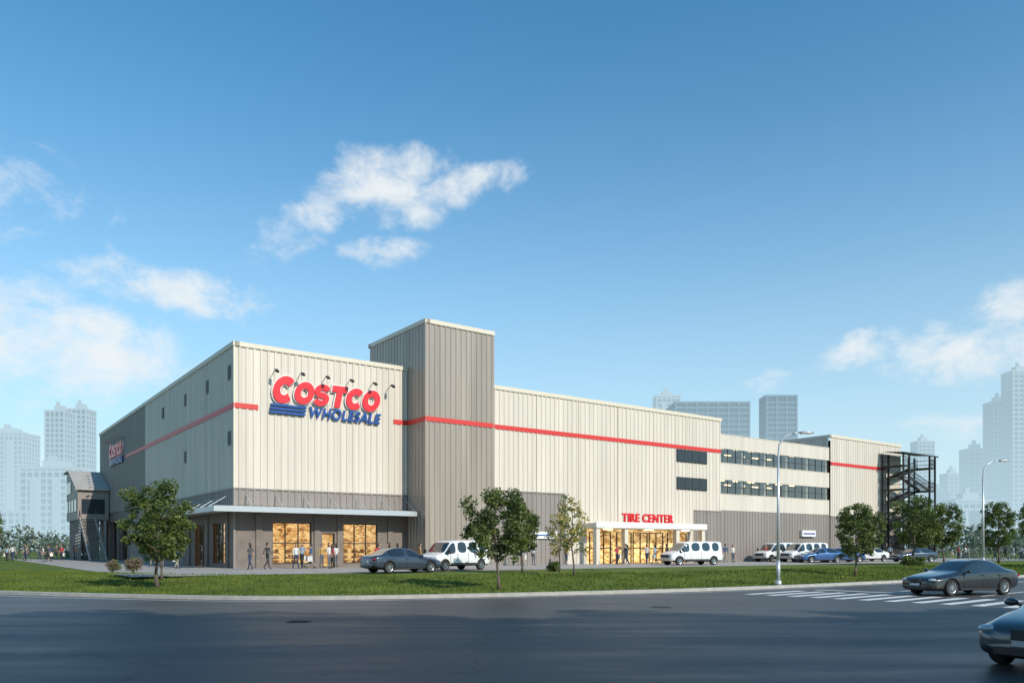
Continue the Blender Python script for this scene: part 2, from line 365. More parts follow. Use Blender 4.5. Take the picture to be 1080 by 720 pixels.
def wallop(mb,p0,p1,z0,z1,ops,mi=0,rev=.3):
    p0=Vector(p0);p1=Vector(p1);d=p1-p0;Lh=d.length;d.normalize(); n=Vector((d.y,-d.x))
    P=lambda t,z,o=0:((p0+d*t+n*o).x,(p0+d*t+n*o).y,z)
    ts=sorted(set([0,Lh]+[o[0] for o in ops]+[o[1] for o in ops])); zs=sorted(set([z0,z1]+[o[2] for o in ops]+[o[3] for o in ops]))
    for a,b in zip(ts[:-1],ts[1:]):
        for c,e in zip(zs[:-1],zs[1:]):
            mx,mz=(a+b)/2,(c+e)/2
            if any(o[0]<mx<o[1] and o[2]<mz<o[3] for o in ops): continue
            mb.poly([P(a,c),P(b,c),P(b,e),P(a,e)],mi)
    for a,b,c,e in ops:
        mb.poly([P(a,c),P(a,e),P(a,e,-rev),P(a,c,-rev)],mi); mb.poly([P(b,e),P(b,c),P(b,c,-rev),P(b,e,-rev)],mi)
        mb.poly([P(a,e),P(b,e),P(b,e,-rev),P(a,e,-rev)],mi); mb.poly([P(b,c),P(a,c),P(a,c,-rev),P(b,c,-rev)],mi)
ZB=6.05; ZM=16.1; ZW=15.05; ZT=19.3; YW=-2.6; YT=-2.86; XT0=13.57; XT1=19.83; XW1=48.35; XP1=68.05; XE=83.8; YB=55.2; YLc=28.7
mb=MB()
corr(mb,(0,0),(XT0,0),ZB,ZM)
corr(mb,(0,YLc),(0,0),ZB,ZM)
corr(mb,(XT1,YW),(27.6,YW),6.6,ZW); corr(mb,(27.6,YW),(XW1,YW),GZ,ZW)
corr(mb,(XP1,YW),(XE,YW),5.6,ZW); corr(mb,(XE,YW),(XE,YB),5.6,ZW)
corr(mb,(XE,YB),(0,YB),ZB,ZW,period=1.2)
corr(mb,(XT1,0),(XT1,YB),ZW-.4,ZM,period=1.0)
corr(mb,(XW1,YW+.5),(XW1,YW+14),13.3,ZW,period=.6); corr(mb,(XP1,14),(XP1,YW+.3),13.3,ZW,period=.6)
mb.build('cream_walls',[M_cream],store)
mb=MB()
corr(mb,(0,YB),(0,YLc),ZB,ZM); corr(mb,(0,36),(0,YLc),GZ,ZB); corr(mb,(0,YLc),(0,14),GZ,ZB)
corr(mb,(0,14),(0,0),4.9,ZB); corr(mb,(0,0),(XT0,0),4.9,ZB)
corr(mb,(XT1,YW),(27.6,YW),GZ,6.6)
corr(mb,(XP1,YW),(XE,YW),GZ,5.6); corr(mb,(XE,YW),(XE,YB),GZ,5.6); corr(mb,(XE,YB),(0,YB),GZ,ZB,period=1.2)
corr(mb,(XW1,YW+.15),(XP1,YW+.15),GZ,5.8)
corr(mb,(44.2,YW-.12),(XW1,YW-.12),GZ,5.6)
mb.poly([(44.2,YW,GZ),(44.2,YW-.12,GZ),(44.2,YW-.12,5.6),(44.2,YW,5.6)])
mb.build('grey_lower_walls',[M_grey],store)
mb=MB()
for a,b in (((XT0,6.77),(XT0,YT)),((XT0,YT),(XT1,YT)),((XT1,YT),(XT1,6.77)),((XT1,6.77),(XT0,6.77))): corr(mb,a,b,GZ,ZT)
mb.build('stair_tower_walls',[M_tower],store)
mb=MB()
fo=[(2.7,5.6,.75,3.75),(6.4,7.4,GZ+.01,3.0),(8.1,10.95,.75,3.75)]
wallop(mb,(0,0),(XT0,0),GZ,4.9,fo,0)
lo=[(14-10.4,14-7.6,GZ+.01,3.75),(14-5.4,14-2.2,.75,3.75)]
wallop(mb,(0,14),(0,0),GZ,4.9,lo,0)
wallop(mb,(0,YB),(0,36),GZ,ZB,[(1.2,5.8,GZ+.01,4.9),(6.8,11.4,GZ+.01,4.9),(12.4,17.4,GZ+.01,4.9)],0,.5)
mb.build('masonry_base',[M_base],store)
mb=MB()
mb.poly([(.5,4.2,GZ),(XT0-.2,4.2,GZ),(XT0-.2,4.2,4.4),(.5,4.2,4.4)],0)
mb.poly([(3.8,13.6,GZ),(3.8,4.25,GZ),(3.8,4.25,4.4),(3.8,13.6,4.4)],0)
mb.poly([(.3,.3,4.4),(.3,13.6,4.4),(XT0-.2,13.6,4.4),(XT0-.2,.3,4.4)],1)
mb.poly([(.3,.3,GZ+.05),(XT0-.2,.3,GZ+.05),(XT0-.2,13.6,GZ+.05),(.3,13.6,GZ+.05)],2)
for y in (1.0,2.4):
    for i in range(6): mb.box(1.0+i*2.1,1.7+i*2.1,y,y+.12,4.1,4.2,3)
for i in range(5): mb.box(1.2,1.32,3+i*2.1,3.8+i*2.1,4.1,4.2,3)
M_floor=mat('glowing_shop_floor',(.4,.3,.2),.4,emis=(1,.6,.25),es=.2)  # floor and ceiling emit a warm glow in place of lamplight
M_ceil=mat('glowing_shop_ceiling',(.5,.42,.3),.8,emis=(1,.66,.3),es=.35)
for x in (3.0,4.5,8.5,9.9):
    for z in (.75,1.15,1.55): mb.box(x,x+1.0,2.2,2.7,z-.04,z,5)
    for i in range(4):
        for z in (.75,1.15,1.55): mb.box(x+.05+i*.24,x+.22+i*.24,2.25,2.6,z,z+.12+.05*((i*3+int(z*7))%4),4)
mb.build('shop_interior',[M_int,M_ceil,M_floor,M_lampglow,M_goods,M_frame],store)
mb=MB()
def glazed(mb,p0,p1,z0,z1,off,nv,nh,fm=0,gm=1,fw=.07):
    p0=Vector(p0);p1=Vector(p1);d=(p1-p0);Lh=d.length;d.normalize();n=Vector((d.y,-d.x))
    A=lambda t:p0+d*t
    q=[A(0)+n*off,A(Lh)+n*off]
    mb.poly([(q[0].x,q[0].y,z0),(q[1].x,q[1].y,z0),(q[1].x,q[1].y,z1),(q[0].x,q[0].y,z1)],gm)
    for i in range(nv+1):
        t=Lh*i/nv; a=min(max(t-fw/2,0),Lh-fw)
        strip(mb,A(a),A(a+fw),z0,z1,off-.04,off+.05,fm)
    for j in range(nh+1):
        z=z0+(z1-z0)*j/nh; a=min(max(z-fw/2,z0),z1-fw)
        strip(mb,A(0),A(Lh),a,a+fw,off-.03,off+.044,fm)
for a,b,c,e in fo: glazed(mb,(a,0),(b,0),c,e,-.18,3 if b-a>2 else 1,2)
for a,b,c,e in lo: glazed(mb,(0,14-a),(0,14-b),c,e,-.18,3,2)
mb.build('shopfront_windows',[M_frame,M_glass],store)
mb=MB()
def cope(pts,z,mi=0,h=.32):
    for a,b in zip(pts[:-1],pts[1:]): strip(mb,a,b,z-h*.6,z+h*.4,-.35,.11,mi,0,.11)
cope([(0,YB),(0,0),(XT0-.06,0)],ZM)
cope([(XT0,6.77),(XT0,YT),(XT1,YT),(XT1,6.77),(XT0,6.77)],ZT)
cope([(XT1+.1,YW),(XW1,YW)],ZW); cope([(XP1,YW),(XE,YW),(XE,YB)],ZW)
strip(mb,(XW1,YW),(XW1,YW+10),ZW-.2,ZW+.13,-.3,.1,0); strip(mb,(XP1,YW+10),(XP1,YW),ZW-.2,ZW+.13,-.3,.1,0)
mb.build('roof_copings',[M_creamtrim],store)
mb=MB(); ZS=11.62
def st(a,b,e1=0): strip(mb,a,b,ZS,ZS+.36,.03,.075,0,0,e1)
st((0,38.2),(0,0),.075); st((0,0),(1.65,0)); st((12.3,0),(XT0-.08,0)); st((XT0,0-.08),(XT0,YT),.075); st((XT0,YT),(XT1,YT),.0)
st((XT1+.1,YW),(XW1,YW)); st((XP1,YW),(80.2,YW))
mb.build('red_stripe',[M_red],store)
mb=MB()
strip(mb,(0,YB),(0,0),ZB-.05,ZB+.05,.0,.08,0,0,.08); strip(mb,(0,0),(XT0,0),ZB-.05,ZB+.05,0,.08,0)
strip(mb,(XT1,YW),(27.6,YW),6.55,6.65,0,.08,0)
strip(mb,(XP1,YW),(XE,YW),5.55,5.65,0,.08,0)
strip(mb,(44.2,YW-.12),(XW1,YW-.12),5.6,5.68,-.12,.08,0)
for x,y,z1 in ((XT0,YT,ZT-.2),(XT1,YT,ZT-.2)): mb.box(x-.07,x+.07,y-.07,y+.07,GZ,z1,1)
mb.box(-.07,.07,-.07,.07,ZB+.05,ZM-.2,2); mb.box(-.068,.068,-.068,.068,GZ,ZB-.05,0)
for x in (27.6,): mb.box(x-.05,x+.05,YW-.1,YW-.04,GZ,6.55,0)
for x in (4.5,9.0): mb.box(x-.03,x+.03,-.073,-.05,ZB+.05,ZM-.2,2)
for x in (24.5,29.2,33.9,38.6,43.3): mb.box(x-.03,x+.03,YW-.073,YW-.05,6.7 if x<27 else 4.3,ZW-.2,2)
for y in (7,14,21): mb.box(-.073,-.05,y-.03,y+.03,ZB+.05,ZM-.2,2)
mb.build('flashings',[M_grey,M_tower,M_creamtrim],store)
mb=MB()
mb.poly([(.05,.05,15.5),(XT1,.05,15.5),(XT1,YB,15.5),(.05,YB,15.5)])
mb.poly([(XT1,YW+.1,14.5),(XW1,YW+.1,14.5),(XW1,YB,14.5),(XT1,YB,14.5)])
mb.poly([(XW1,12,14.5),(XP1,12,14.5),(XP1,YB,14.5),(XW1,YB,14.5)])
mb.poly([(XP1,YW+.1,14.5),(XE,YW+.1,14.5),(XE,YB,14.5),(XP1,YB,14.5)])
mb.poly([(XT0,YT,18.9),(XT1,YT,18.9),(XT1,6.77,18.9),(XT0,6.77,18.9)])
mb.build('roof',[M_roof],store)
mb=MB()
for y,z in ((.9,14.2),(6.5,14.1),(13,14.1),(21,14.1),(.9,9.6),(13,9.4)):
    strip(mb,(0,y+.34),(0,y-.34),z-.5,z+.5,.03,.09,0); strip(mb,(0,y+.28),(0,y-.28),z-.43,z+.43,.05,.094,2)
for zz in (10.35,7.65):
    strip(mb,(41.7,YW),(46.15,YW),zz,zz+1.2,.03,.12,0)
    for i in range(4):
        a=41.8+i*1.09; strip(mb,(a,YW),(a+.98,YW),zz+.1,zz+1.1,.1,.125,1)
M_dull=mat('dark_window',(.03,.03,.032),.5,spec=.2)
mb.build('wall_windows',[M_frame,M_glassd,M_dull],store)
mb=MB(); yc=-1.9; ye=14.2
def slab(lo_,hi_):
    n=len(lo_)
    mb.poly(hi_,0); mb.poly(lo_[::-1],0)
    for i in range(n):
        j=(i+1)%n; mb.poly([lo_[i],lo_[j],hi_[j],hi_[i]],0)
slab([(yc,yc,4.35),(XT0-.1,yc,4.35),(XT0-.1,-.09,4.45),(-.09,-.09,4.45)],[(yc,yc,4.72),(XT0-.1,yc,4.72),(XT0-.1,-.09,4.86),(-.09,-.09,4.86)])
slab([(yc,ye,4.35),(yc,yc,4.35),(-.09,-.09,4.45),(-.09,ye,4.45)],[(yc,ye,4.72),(yc,yc,4.72),(-.09,-.09,4.86),(-.09,ye,4.86)])
for x in np.arange(.8,XT0,2.1): mb.beam((x,-.12,5.6),(x,yc+.45,4.78),.05,.05,0)
for y in np.arange(1.2,ye,2.1): mb.beam((-.12,y,5.6),(yc+.45,y,4.78),.05,.05,0)
mb.build('entrance_canopy',[M_canopy],store)
mb=MB()
for x in (1.7,6.0,7.8,12.0): mb.box(x-.22,x+.22,-.12,-.0,GZ,4.3,0)
for y in (1.4,6.5,11.8): mb.box(-.12,-.0,y-.22,y+.22,GZ,4.3,0)
mb.build('wall_pilasters',[M_base],store)
mb=MB(); yp=-4.6
mb.box(29.5,43.8,yp,YW-.06,3.62,4.08,0)
mb.box(29.45,43.85,yp-.06,yp+.1,3.7,4.2,1)
for x in (29.8,33.2,39.9,43.5): mb.box(x-.22,x+.22,yp+.1,yp+.55,GZ,3.62,0)
mb.build('porch',[M_creamtrim,M_white],store)
mb=MB()
mb.box(30.1,43.2,YW-.10,YW-.07,GZ,3.6,2)
for i,(a,b) in enumerate(((30.3,32.9),(33.6,35.5),(35.7,37.6),(37.8,39.7),(40.3,43.0))):
    glazed(mb,(a,YW),(b,YW),GZ,3.35,.16,2 if i else 3,2)
for x in (31.5,36.6,41.6): mb.box(x-.5,x+.5,-4.0,-3.8,3.52,3.61,3)
mb.build('porch_windows',[M_frame,M_glass,M_int,M_lampglow],store)
# parking decks
mb=MB(); yp=YW+.15
for z0,z1 in ((5.8,7.5),(8.95,10.7),(12.15,13.65)):
    mb.box(XW1+.02,XP1-.02,yp,yp+.22,z0,z1,0)
    mb.box(XW1+.02,XP1-.02,yp-.03,yp-.001,z1-.07,z1,4)
for x in np.linspace(XW1+.2,XP1-.2,6): mb.box(x-.22,x+.22,yp+.24,yp+.7,5.8,13.5,0)
for x in np.linspace(XW1+.2,XP1-.2,6): mb.box(x-.22,x+.22,6,6.5,5.8,13.3,0)
for z in (6.2,9.4,12.9): mb.box(XW1+.03,XP1-.03,yp+.25,12,z,z+.3,1)
mb.poly([(XW1,12,5.8),(XP1,12,5.8),(XP1,12,13.3),(XW1,12,13.3)],1)
mb.poly([(XW1+.01,yp+.2,5.8),(XW1+.01,12,5.8),(XW1+.01,12,13.3),(XW1+.01,yp+.2,13.3)],1); mb.poly([(XP1-.01,yp+.2,5.8),(XP1-.01,12,5.8),(XP1-.01,12,13.3),(XP1-.01,yp+.2,13.3)],1)
for z0,z1 in ((7.5,8.95),(10.7,12.15)):
    mb.poly([(XW1+.05,yp+.095,z0),(XP1-.05,yp+.095,z0),(XP1-.05,yp+.095,z1),(XW1+.05,yp+.095,z1)],5)
    for x in np.arange(XW1+.1,XP1-.05,1.3): mb.box(x,x+.05,yp+.06,yp+.13,z0,z1,2)
    mb.box(XW1+.1,XP1-.1,yp+.07,yp+.12,z0+(z1-z0)*.5-.02,z0+(z1-z0)*.5+.02,2)
for z in (9.27,12.78):
    for x in np.arange(XW1+1.5,XP1,2.6): mb.box(x,x+1.0,1.0,1.2,z,z+.1,3); mb.box(x+.9,x+1.9,5.0,5.2,z,z+.1,3)
mb.build('parking_decks',[M_cream,M_darkin,M_frame,M_lampglow,M_creamtrim,M_glass2],store)
mb=MB()
mb.poly([(5,36,GZ),(5,YB,GZ),(5,YB,5.2),(5,36,5.2)],0); mb.poly([(0.5,36,5.1),(5,36,5.1),(5,YB-.1,5.1),(.5,YB-.1,5.1)],0)
mb.build('loading_bay_interior',[M_base],store)
mb=MB(); mb.box(24.2,26.6,YW-.2,YW-.1,2.7,3.3,0); mb.box(24.35,26.45,YW-.22,YW-.201,2.95,3.05,1); mb.box(62.2,64.8,YW-.2,YW+.05,3.2,3.9,0); mb.box(62.4,64.6,YW-.22,YW-.201,3.45,3.6,1)
mb.build('wall_plate',[M_white,M_bluesign],store)
def steel_stair():
    mb=MB(); x0,x1,y0,y1=78.8,86.6,-5.6,-2.95
    zt=13.6; fl=[GZ,3.4,6.3,9.2,12.1]
    for x in (x0,x0+1.4,x1-1.4,x1):
        for y in (y0,y1): mb.box(x-.09,x+.09,y-.09,y+.09,GZ,zt,0)
    for i,z in enumerate(fl[1:]):
        mb.box(x0,x0+1.5,y0,y1,z-.16,z,0); mb.box(x1-1.5,x1,y0,y1,z-.16,z,0)
        for (a,b) in ((x0,x0+1.5),(x1-1.5,x1)):
            for h in (.5,1.05): mb.beam((a,y0,z+h),(b,y0,z+h),.05,.05,0)
            for xx in np.arange(a,b+.01,.2): mb.beam((xx,y0,z),(xx,y0,z+1.05),.035,.035,0)
        for h in (.5,1.05): mb.beam((x0,y0,z+h),(x0,y1,z+h),.05,.05,0); mb.beam((x1,y0,z+h),(x1,y1,z+h),.05,.05,0)
    for i in range(4):
        za,zb=fl[i],fl[i+1]; zm=(za+zb)/2
        mb.box(x0,x0+1.5,y0,y1,zm-.08,zm,0)
        for (ya,yb,a,b,q0,q1) in ((y0+.05,y0+1.2,x1-1.5,x0+1.5,za,zm),(y1-1.2,y1-.05,x0+1.5,x1-1.5,zm,zb)):
            mb.beam((a,ya,q0),(b,ya,q1),.08,.34,0); mb.beam((a,yb,q0),(b,yb,q1),.08,.34,0)
            mb.beam((a,ya,q0+1.0),(b,ya,q1+1.0),.06,.07,0); mb.beam((a,ya,q0+.5),(b,ya,q1+.5),.05,.05,0)
            for k in range(16):
                t=(k+.5)/16; x=a+(b-a)*t; z=q0+(q1-q0)*t
                mb.box(x-.14,x+.14,ya,yb,z-.02,z+.02,0); mb.beam((x,ya,z),(x,ya,z+1.0),.035,.035,0)
    mb.poly([(x0-.3,y0-.3,zt),(x1+.3,y0-.3,zt),(x1+.3,y1,zt+.3),(x0-.3,y1,zt+.3)],0); mb.box(x0-.3,x1+.3,y0-.3,y0-.2,zt-.15,zt,0)
    mb.build('steel_stair',[M_black],store)
steel_stair()
# covered stair: enclosed flights stepping down towards the viewer along the left wall
mb=MB()
def prism(mb,x0,x1,pr,mi):
    mb.poly([(x0,y,z) for y,z in pr][::-1],mi); mb.poly([(x1,y,z) for y,z in pr],mi)
    n=len(pr)
    for i in range(n):
        j=(i+1)%n; mb.poly([(x0,pr[i][0],pr[i][1]),(x0,pr[j][0],pr[j][1]),(x1,pr[j][0],pr[j][1]),(x1,pr[i][0],pr[i][1])],mi)
prism(mb,-3.4,-.15,[(48,5.2),(57.5,5.2),(57.5,10.9),(54,10.9),(48,8.6)],0)
prism(mb,-3.7,-.12,[(47.6,8.62),(54,11.07),(57.9,11.07),(57.9,11.3),(54,11.3),(47.6,8.87)],2)
mb.box(-3.46,-3.401,48.6,57.0,6.2,7.6,1); mb.box(-3.46,-3.401,53.4,57.0,8.5,9.9,1)
mb.box(-3.0,-.6,47.93,47.99,5.9,7.6,1)
for y in (50.9,53.2,55.3): mb.box(-3.5,-3.461,y-.06,y+.06,6.1,7.7,2)
mb.box(-3.1,-.4,53,57.3,GZ,5.2,3)
for y in (48.3,50.6):
    for x in (-3.2,-.5): mb.box(x-.14,x+.14,y-.14,y+.14,GZ,5.2,2)
for x in (-3.2,-1.6): mb.beam((x,40.2,GZ+.1),(x,48.0,5.3),.12,.4,2); mb.beam((x,40.2,GZ+1.2),(x,48.0,6.3),.06,.06,3)
for k in range(28):
    t=(k+.5)/28; mb.box(-3.14,-1.66,40.2+7.8*t-.15,40.2+7.8*t+.15,GZ+.12+4.8*t,GZ+.17+4.8*t,2)
    if k%3==0: mb.beam((-3.2,40.2+7.8*t,GZ+.2+4.8*t),(-3.2,40.2+7.8*t,GZ+1.15+4.9*t),.04,.04,3)
mb.build('covered_stair',[M_grey,M_glassd,M_conc,M_base],store)
mb=MB()
poly=[(-9,-13.5),(20,-14.5),(50,-16),(100,-18),(100,62),(-9,62)]
mb.poly([(C+U*x+Vd*y).to_tuple()+(.486,) for x,y in poly]); mb.build('forecourt_paving',[M_pave])

# ------------------------------------------------------------------ wall signs
def stroke(mb,pts,th,y0,y1,mi,tf,closed=False):
    n=len(pts); L_=[];R_=[]
    for i in range(n):
        a=pts[(i-1)%n] if (closed or i>0) else pts[i]; b=pts[(i+1)%n] if (closed or i<n-1) else pts[i]
        d=Vector((b[0]-a[0],b[1]-a[1])).normalized(); nn=Vector((-d.y,d.x))*th/2
        L_.append((pts[i][0]+nn.x,pts[i][1]+nn.y)); R_.append((pts[i][0]-nn.x,pts[i][1]-nn.y))
    rngi=range(n if closed else n-1)
    def P(p,y): q=tf(p); return (q[0],y,q[1])
    for i in rngi:
        j=(i+1)%n
        mb.poly([P(R_[i],y0),P(R_[j],y0),P(L_[j],y0),P(L_[i],y0)],mi)
        mb.poly([P(L_[i],y0),P(L_[j],y0),P(L_[j],y1),P(L_[i],y1)],mi); mb.poly([P(R_[j],y0),P(R_[i],y0),P(R_[i],y1),P(R_[j],y1)],mi)
    if not closed:
        mb.poly([P(L_[0],y0),P(L_[0],y1),P(R_[0],y1),P(R_[0],y0)],mi); mb.poly([P(L_[-1],y0),P(R_[-1],y0),P(R_[-1],y1),P(L_[-1],y1)],mi)
def arc(cx_,cz,rx,rz,a0,a1,n=18): return [(cx_+rx*math.cos(R(a0+(a1-a0)*i/n)),cz+rz*math.sin(R(a0+(a1-a0)*i/n))) for i in range(n+1)]
def letter(mb,ch,th,y0,y1,mi,tf,g=0):
    if ch=='C': stroke(mb,arc(0,0,.35,.36,42-g*50,318+g*50),th,y0,y1,mi,tf)
    if ch=='O': stroke(mb,arc(0,0,.35,.36,0,360,28)[:-1],th,y0,y1,mi,tf,True)
    if ch=='S':
        p=arc(0,.185,.29,.185,15-g*40,270,14)+arc(0,-.185,.29,.185,90,-165+g*40,14)[1:]
        stroke(mb,p,th*.86,y0,y1,mi,tf)
    if ch=='T':
        stroke(mb,[(-.42-g*.5,.37),(.42+g*.5,.37)],th*.95,y0,y1,mi,tf); stroke(mb,[(0,.37-th*.475),(0,-.49-g*.5)],th*1.05,y0,y1,mi,tf)
def textmesh(body,size,ext,off,shear,mm,name,parent,loc):
    cu=bpy.data.curves.new(name,'FONT'); cu.body=body; cu.size=size; cu.extrude=ext; cu.offset=off; cu.shear=shear; cu.space_character=1.1
    tmp=bpy.data.objects.new('tmp',cu); col.objects.link(tmp); bpy.context.view_layer.update()
    me=bpy.data.meshes.new_from_object(tmp.evaluated_get(bpy.context.evaluated_depsgraph_get())); bpy.data.objects.remove(tmp)
    me.materials.clear(); me.materials.append(mm)
    o=bpy.data.objects.new(name,me); o.location=loc; o.rotation_euler=(R(90),0,0); link(o,parent); return o
def big_sign(loc,rz):
    e=empty('store_sign',loc,rz)
    mb=MB(); x=.75
    for i,ch in enumerate('COSTCO'):
        s=1.95 if i==0 else 1.62; wd=1.62 if i==0 else 1.42
        zc=.80+ (s-1.62)*.25
        tf=lambda p,s=s,wd=wd,x=x,zc=zc:(x+p[0]*wd*1.02+(zc+p[1]*s)*.2,zc+p[1]*s)
        letter(mb,ch,.31,-.30,-.16,0,tf)
        letter(mb,ch,.40,-.19,-.08,1,tf,.1)
        x+=1.5 if i==0 else 1.33
    mb.build('red_letters',[M_redsign,M_white],e)
    mb=MB()
    for j in range(3):
        z=-.32-j*.26; mb.box(-.05-j*.05,2.6-j*.05,-.24,-.1,z,z+.15,0)
    mb.build('blue_bars',[M_bluesign],e)
    t=textmesh('WHOLESALE',1.08,.06,.028,.22,M_bluesign,'blue_letters',e,(2.72,-.2,-.88)); bpy.context.view_layer.update(); t.scale=(5.75/max(t.dimensions.x,.1),1,1)
    mb=MB()
    for x in (.1,2.0,3.9,5.8,7.7,9.2):
        mb.tube([(x,-.05,1.85),(x,-.5,2.1),(x,-.9,2.05)],[.025,.025,.025],6,0); mb.beam((x,-.85,2.1),(x,-1.15,1.9),.24,.12,0)
    mb.build('sign_lamps',[M_frame],e)
    return e
big_sign(loc2w(2.55,0,12.35),ANG)
s2=big_sign(loc2w(0,47.0,12.2),ANG-R(90)); s2.scale=(.9,1,.9)
e=empty('tyre_shop_sign',loc2w(32.6,-4.55,4.25),ANG); t=textmesh('TIRE CENTER',1.05,.07,.035,0,M_redsign,'letters',e,(0,0,0)); bpy.context.view_layer.update(); t.scale=(6.6/t.dimensions.x,1,1)

# ------------------------------------------------------------------ vegetation
def leafcloud(centers,rads,n,size,flat=.8):
    c=np.array(centers); r=np.array(rads); w_=r**2/np.sum(r**2); idx=rng.choice(len(c),n,p=w_)
    d=rng.normal(size=(n,3)); d/=np.linalg.norm(d,axis=1)[:,None]; rr=rng.uniform(0,1,n)**.45
    P=c[idx]+d*(r[idx]*rr)[:,None]*np.array([1,1,flat])
    a=rng.normal(size=(n,3)); a/=np.linalg.norm(a,axis=1)[:,None]; b=np.cross(a,rng.normal(size=(n,3))); b/=np.linalg.norm(b,axis=1)[:,None]
    s=(size*rng.uniform(.6,1.3,n))[:,None]
    V=np.stack([P-a*s,P-b*s*.55,P+a*s,P+b*s*.55],1).reshape(-1,3)
    return V,idx
def tree_mesh(name,H,cr,cb,nleaf,ls,seed,mats,tr=.09,nl=16,clr=.33):
    rnd=random.Random(seed); mb=MB(); top=H*.86
    pts=[];rs=[]
    ox=oy=0
    for i in range(7):
        t=i/6; pts.append((ox,oy,top*t)); rs.append(tr*(1-.82*t)+ (tr*.5 if i==0 else 0)); ox+=rnd.uniform(-.02,.02)*H; oy+=rnd.uniform(-.02,.02)*H
    mb.tube(pts,rs,8,0)
    cc=[];rad=[]
    zc=(H+cb)/2; hz=(H-cb)/2
    for i in range(nl):
        t=(i+.5)/nl; zs=cb*.85+(top-cb*.85)*t*.92; a=i*2.4+rnd.uniform(-.4,.4)
        k=zs/top*6; q=int(min(k,5)); f=k-q; bx=pts[q][0]*(1-f)+pts[q+1][0]*f; by=pts[q][1]*(1-f)+pts[q+1][1]*f
        zt=min(zs+rnd.uniform(.12,.3)*(H-cb),H*.95)
        env=math.sqrt(max(.05,1-((zt-zc)/hz)**2)); rr=cr*env*rnd.uniform(.5,1.0)
        ex,ey=bx+math.cos(a)*rr,by+math.sin(a)*rr
        m_=(bx+(ex-bx)*.5,by+(ey-by)*.5,zs+(zt-zs)*.35)
        r0=tr*.42*(1-.6*t)
        mb.tube([(bx,by,zs),m_,(ex,ey,zt)],[r0,r0*.65,r0*.2],5,0)
        cc.append((ex,ey,zt)); rad.append(cr*clr*rnd.uniform(.7,1.15)); cc.append(m_); rad.append(cr*clr*.7)
        for _ in range(3):
            b=a+rnd.uniform(-1.1,1.1); l=cr*rnd.uniform(.25,.5); g=(m_[0]+math.cos(b)*l,m_[1]+math.sin(b)*l,m_[2]+rnd.uniform(-.1,.4)*l*1.5)
            mb.tube([m_,g],[r0*.4,r0*.12],4,0); cc.append(g); rad.append(cr*clr*rnd.uniform(.45,.8))
    cc.append((pts[-1][0],pts[-1][1],H*.93)); rad.append(cr*clr)
    V,idx=leafcloud(cc,rad,nleaf,ls)
    k=len(mb.v); mb.v+=V.tolist(); mm=[1+ (int(j)*7%3==0) for j in idx]
    for i in range(nleaf): mb.f.append((k+4*i,k+4*i+1,k+4*i+2,k+4*i+3)); mb.m.append(mm[i]); mb.s.append(False)
    return mb.mesh(name,mats)
T1=tree_mesh('broadleaf_a',4.65,1.45,1.2,7500,.072,1,[M_bark,M_leafA,M_leafB],.075,nl=19,clr=.27)
T2=tree_mesh('broadleaf_b',4.45,1.45,1.2,7500,.072,5,[M_bark,M_leafA,M_leafB],.07,nl=19,clr=.27)
T4=tree_mesh('broadleaf_c',4.5,1.35,1.2,7500,.072,14,[M_bark,M_leafA,M_leafB],.07,nl=20,clr=.26)
T3=tree_mesh('yellow_tree',4.2,1.0,1.2,1500,.07,9,[M_bark,M_leafY,M_leafA],.05,nl=13)
TB=tree_mesh('tall_tree',15,4.8,4.5,13000,.30,21,[M_bark,M_leafA,M_leafB],.3,nl=22,clr=.29)
def g(x,y): return (x,y,gz(x,y)-.03)
inst('tree',T1,g(-15.1,33.8),.3); inst('tree',T2,g(-.55,33.3),1.2,.98); inst('tree',T4,g(.6,46),2.0,.9)
inst('tree',T4,g(20.3,47),3.0,.97); inst('tree',T2,g(-17.0,38.5),4.0,.8)
inst('yellow_tree',T3,g(3.2,41),0); inst('yellow_tree',T3,g(2.7,45),2,.85)
for i,(x,y,s,r) in enumerate(((33.5,66,1.25,0),(36.5,67,1.2,1),(46,75,1.3,2),(43,62,1.0,3),(57,86,1.5,4),(64,92,1.6,5),(70,90,1.5,.6),(-44,66,1.15,2),(-52,78,1.2,.4),(-62,92,1.4,3),(-70,85,1.2,1.7),(39,86,1.3,.5),(52,100,1.4,2.4))):
    inst('tree',(T1,T2,T4)[i%3],g(x,y),r,s)
for x,y,r,s in ((1,-3.5,0,1.35),(7.5,-2.2,1.2,1.4),(14,.2,2,1.3),(21,2.0,4,1.2),(-6,-4.5,5,1.3),(30,3.5,3,1.2),(-14,-5,2.5,1.2),(12,-9,.5,1.5),(4,-8,3.5,1.5)):
    inst('street_tree',TB,(x,y,.1),r,s)
def shrub(name,r,n,ls,mats):
    mb=MB(); cc=[];rad=[]
    for i in range(9):
        a=random.uniform(0,6.28); q=random.uniform(0,.7)*r; p_=(math.cos(a)*q,math.sin(a)*q,r*random.uniform(.35,.9)); cc.append(p_); rad.append(r*.4); mb.tube([(0,0,0),p_],[.025,.008],4,0)
    V,idx=leafcloud(cc,rad,n,ls); k=len(mb.v); mb.v+=V.tolist()
    for i in range(n): mb.f.append((k+4*i,k+4*i+1,k+4*i+2,k+4*i+3)); mb.m.append(1+int(idx[i]%2)); mb.s.append(False)
    return mb.mesh(name,mats)
S1=shrub('shrub_a',.8,1600,.07,[M_bark,M_leafA,M_leafB]); S2=shrub('shrub_b',.9,1600,.06,[M_bark,M_leafP,M_leafA])
for x,y,s in ((-21.5,45,.9),(-23.2,46,.75)): inst('flowering_shrub',S2,g(x,y),x,s)
for x,y,s in ((2.6,48.5,.7),(31,62,.9),(33,64,.8)): inst('shrub',S1,g(x,y),x,s)
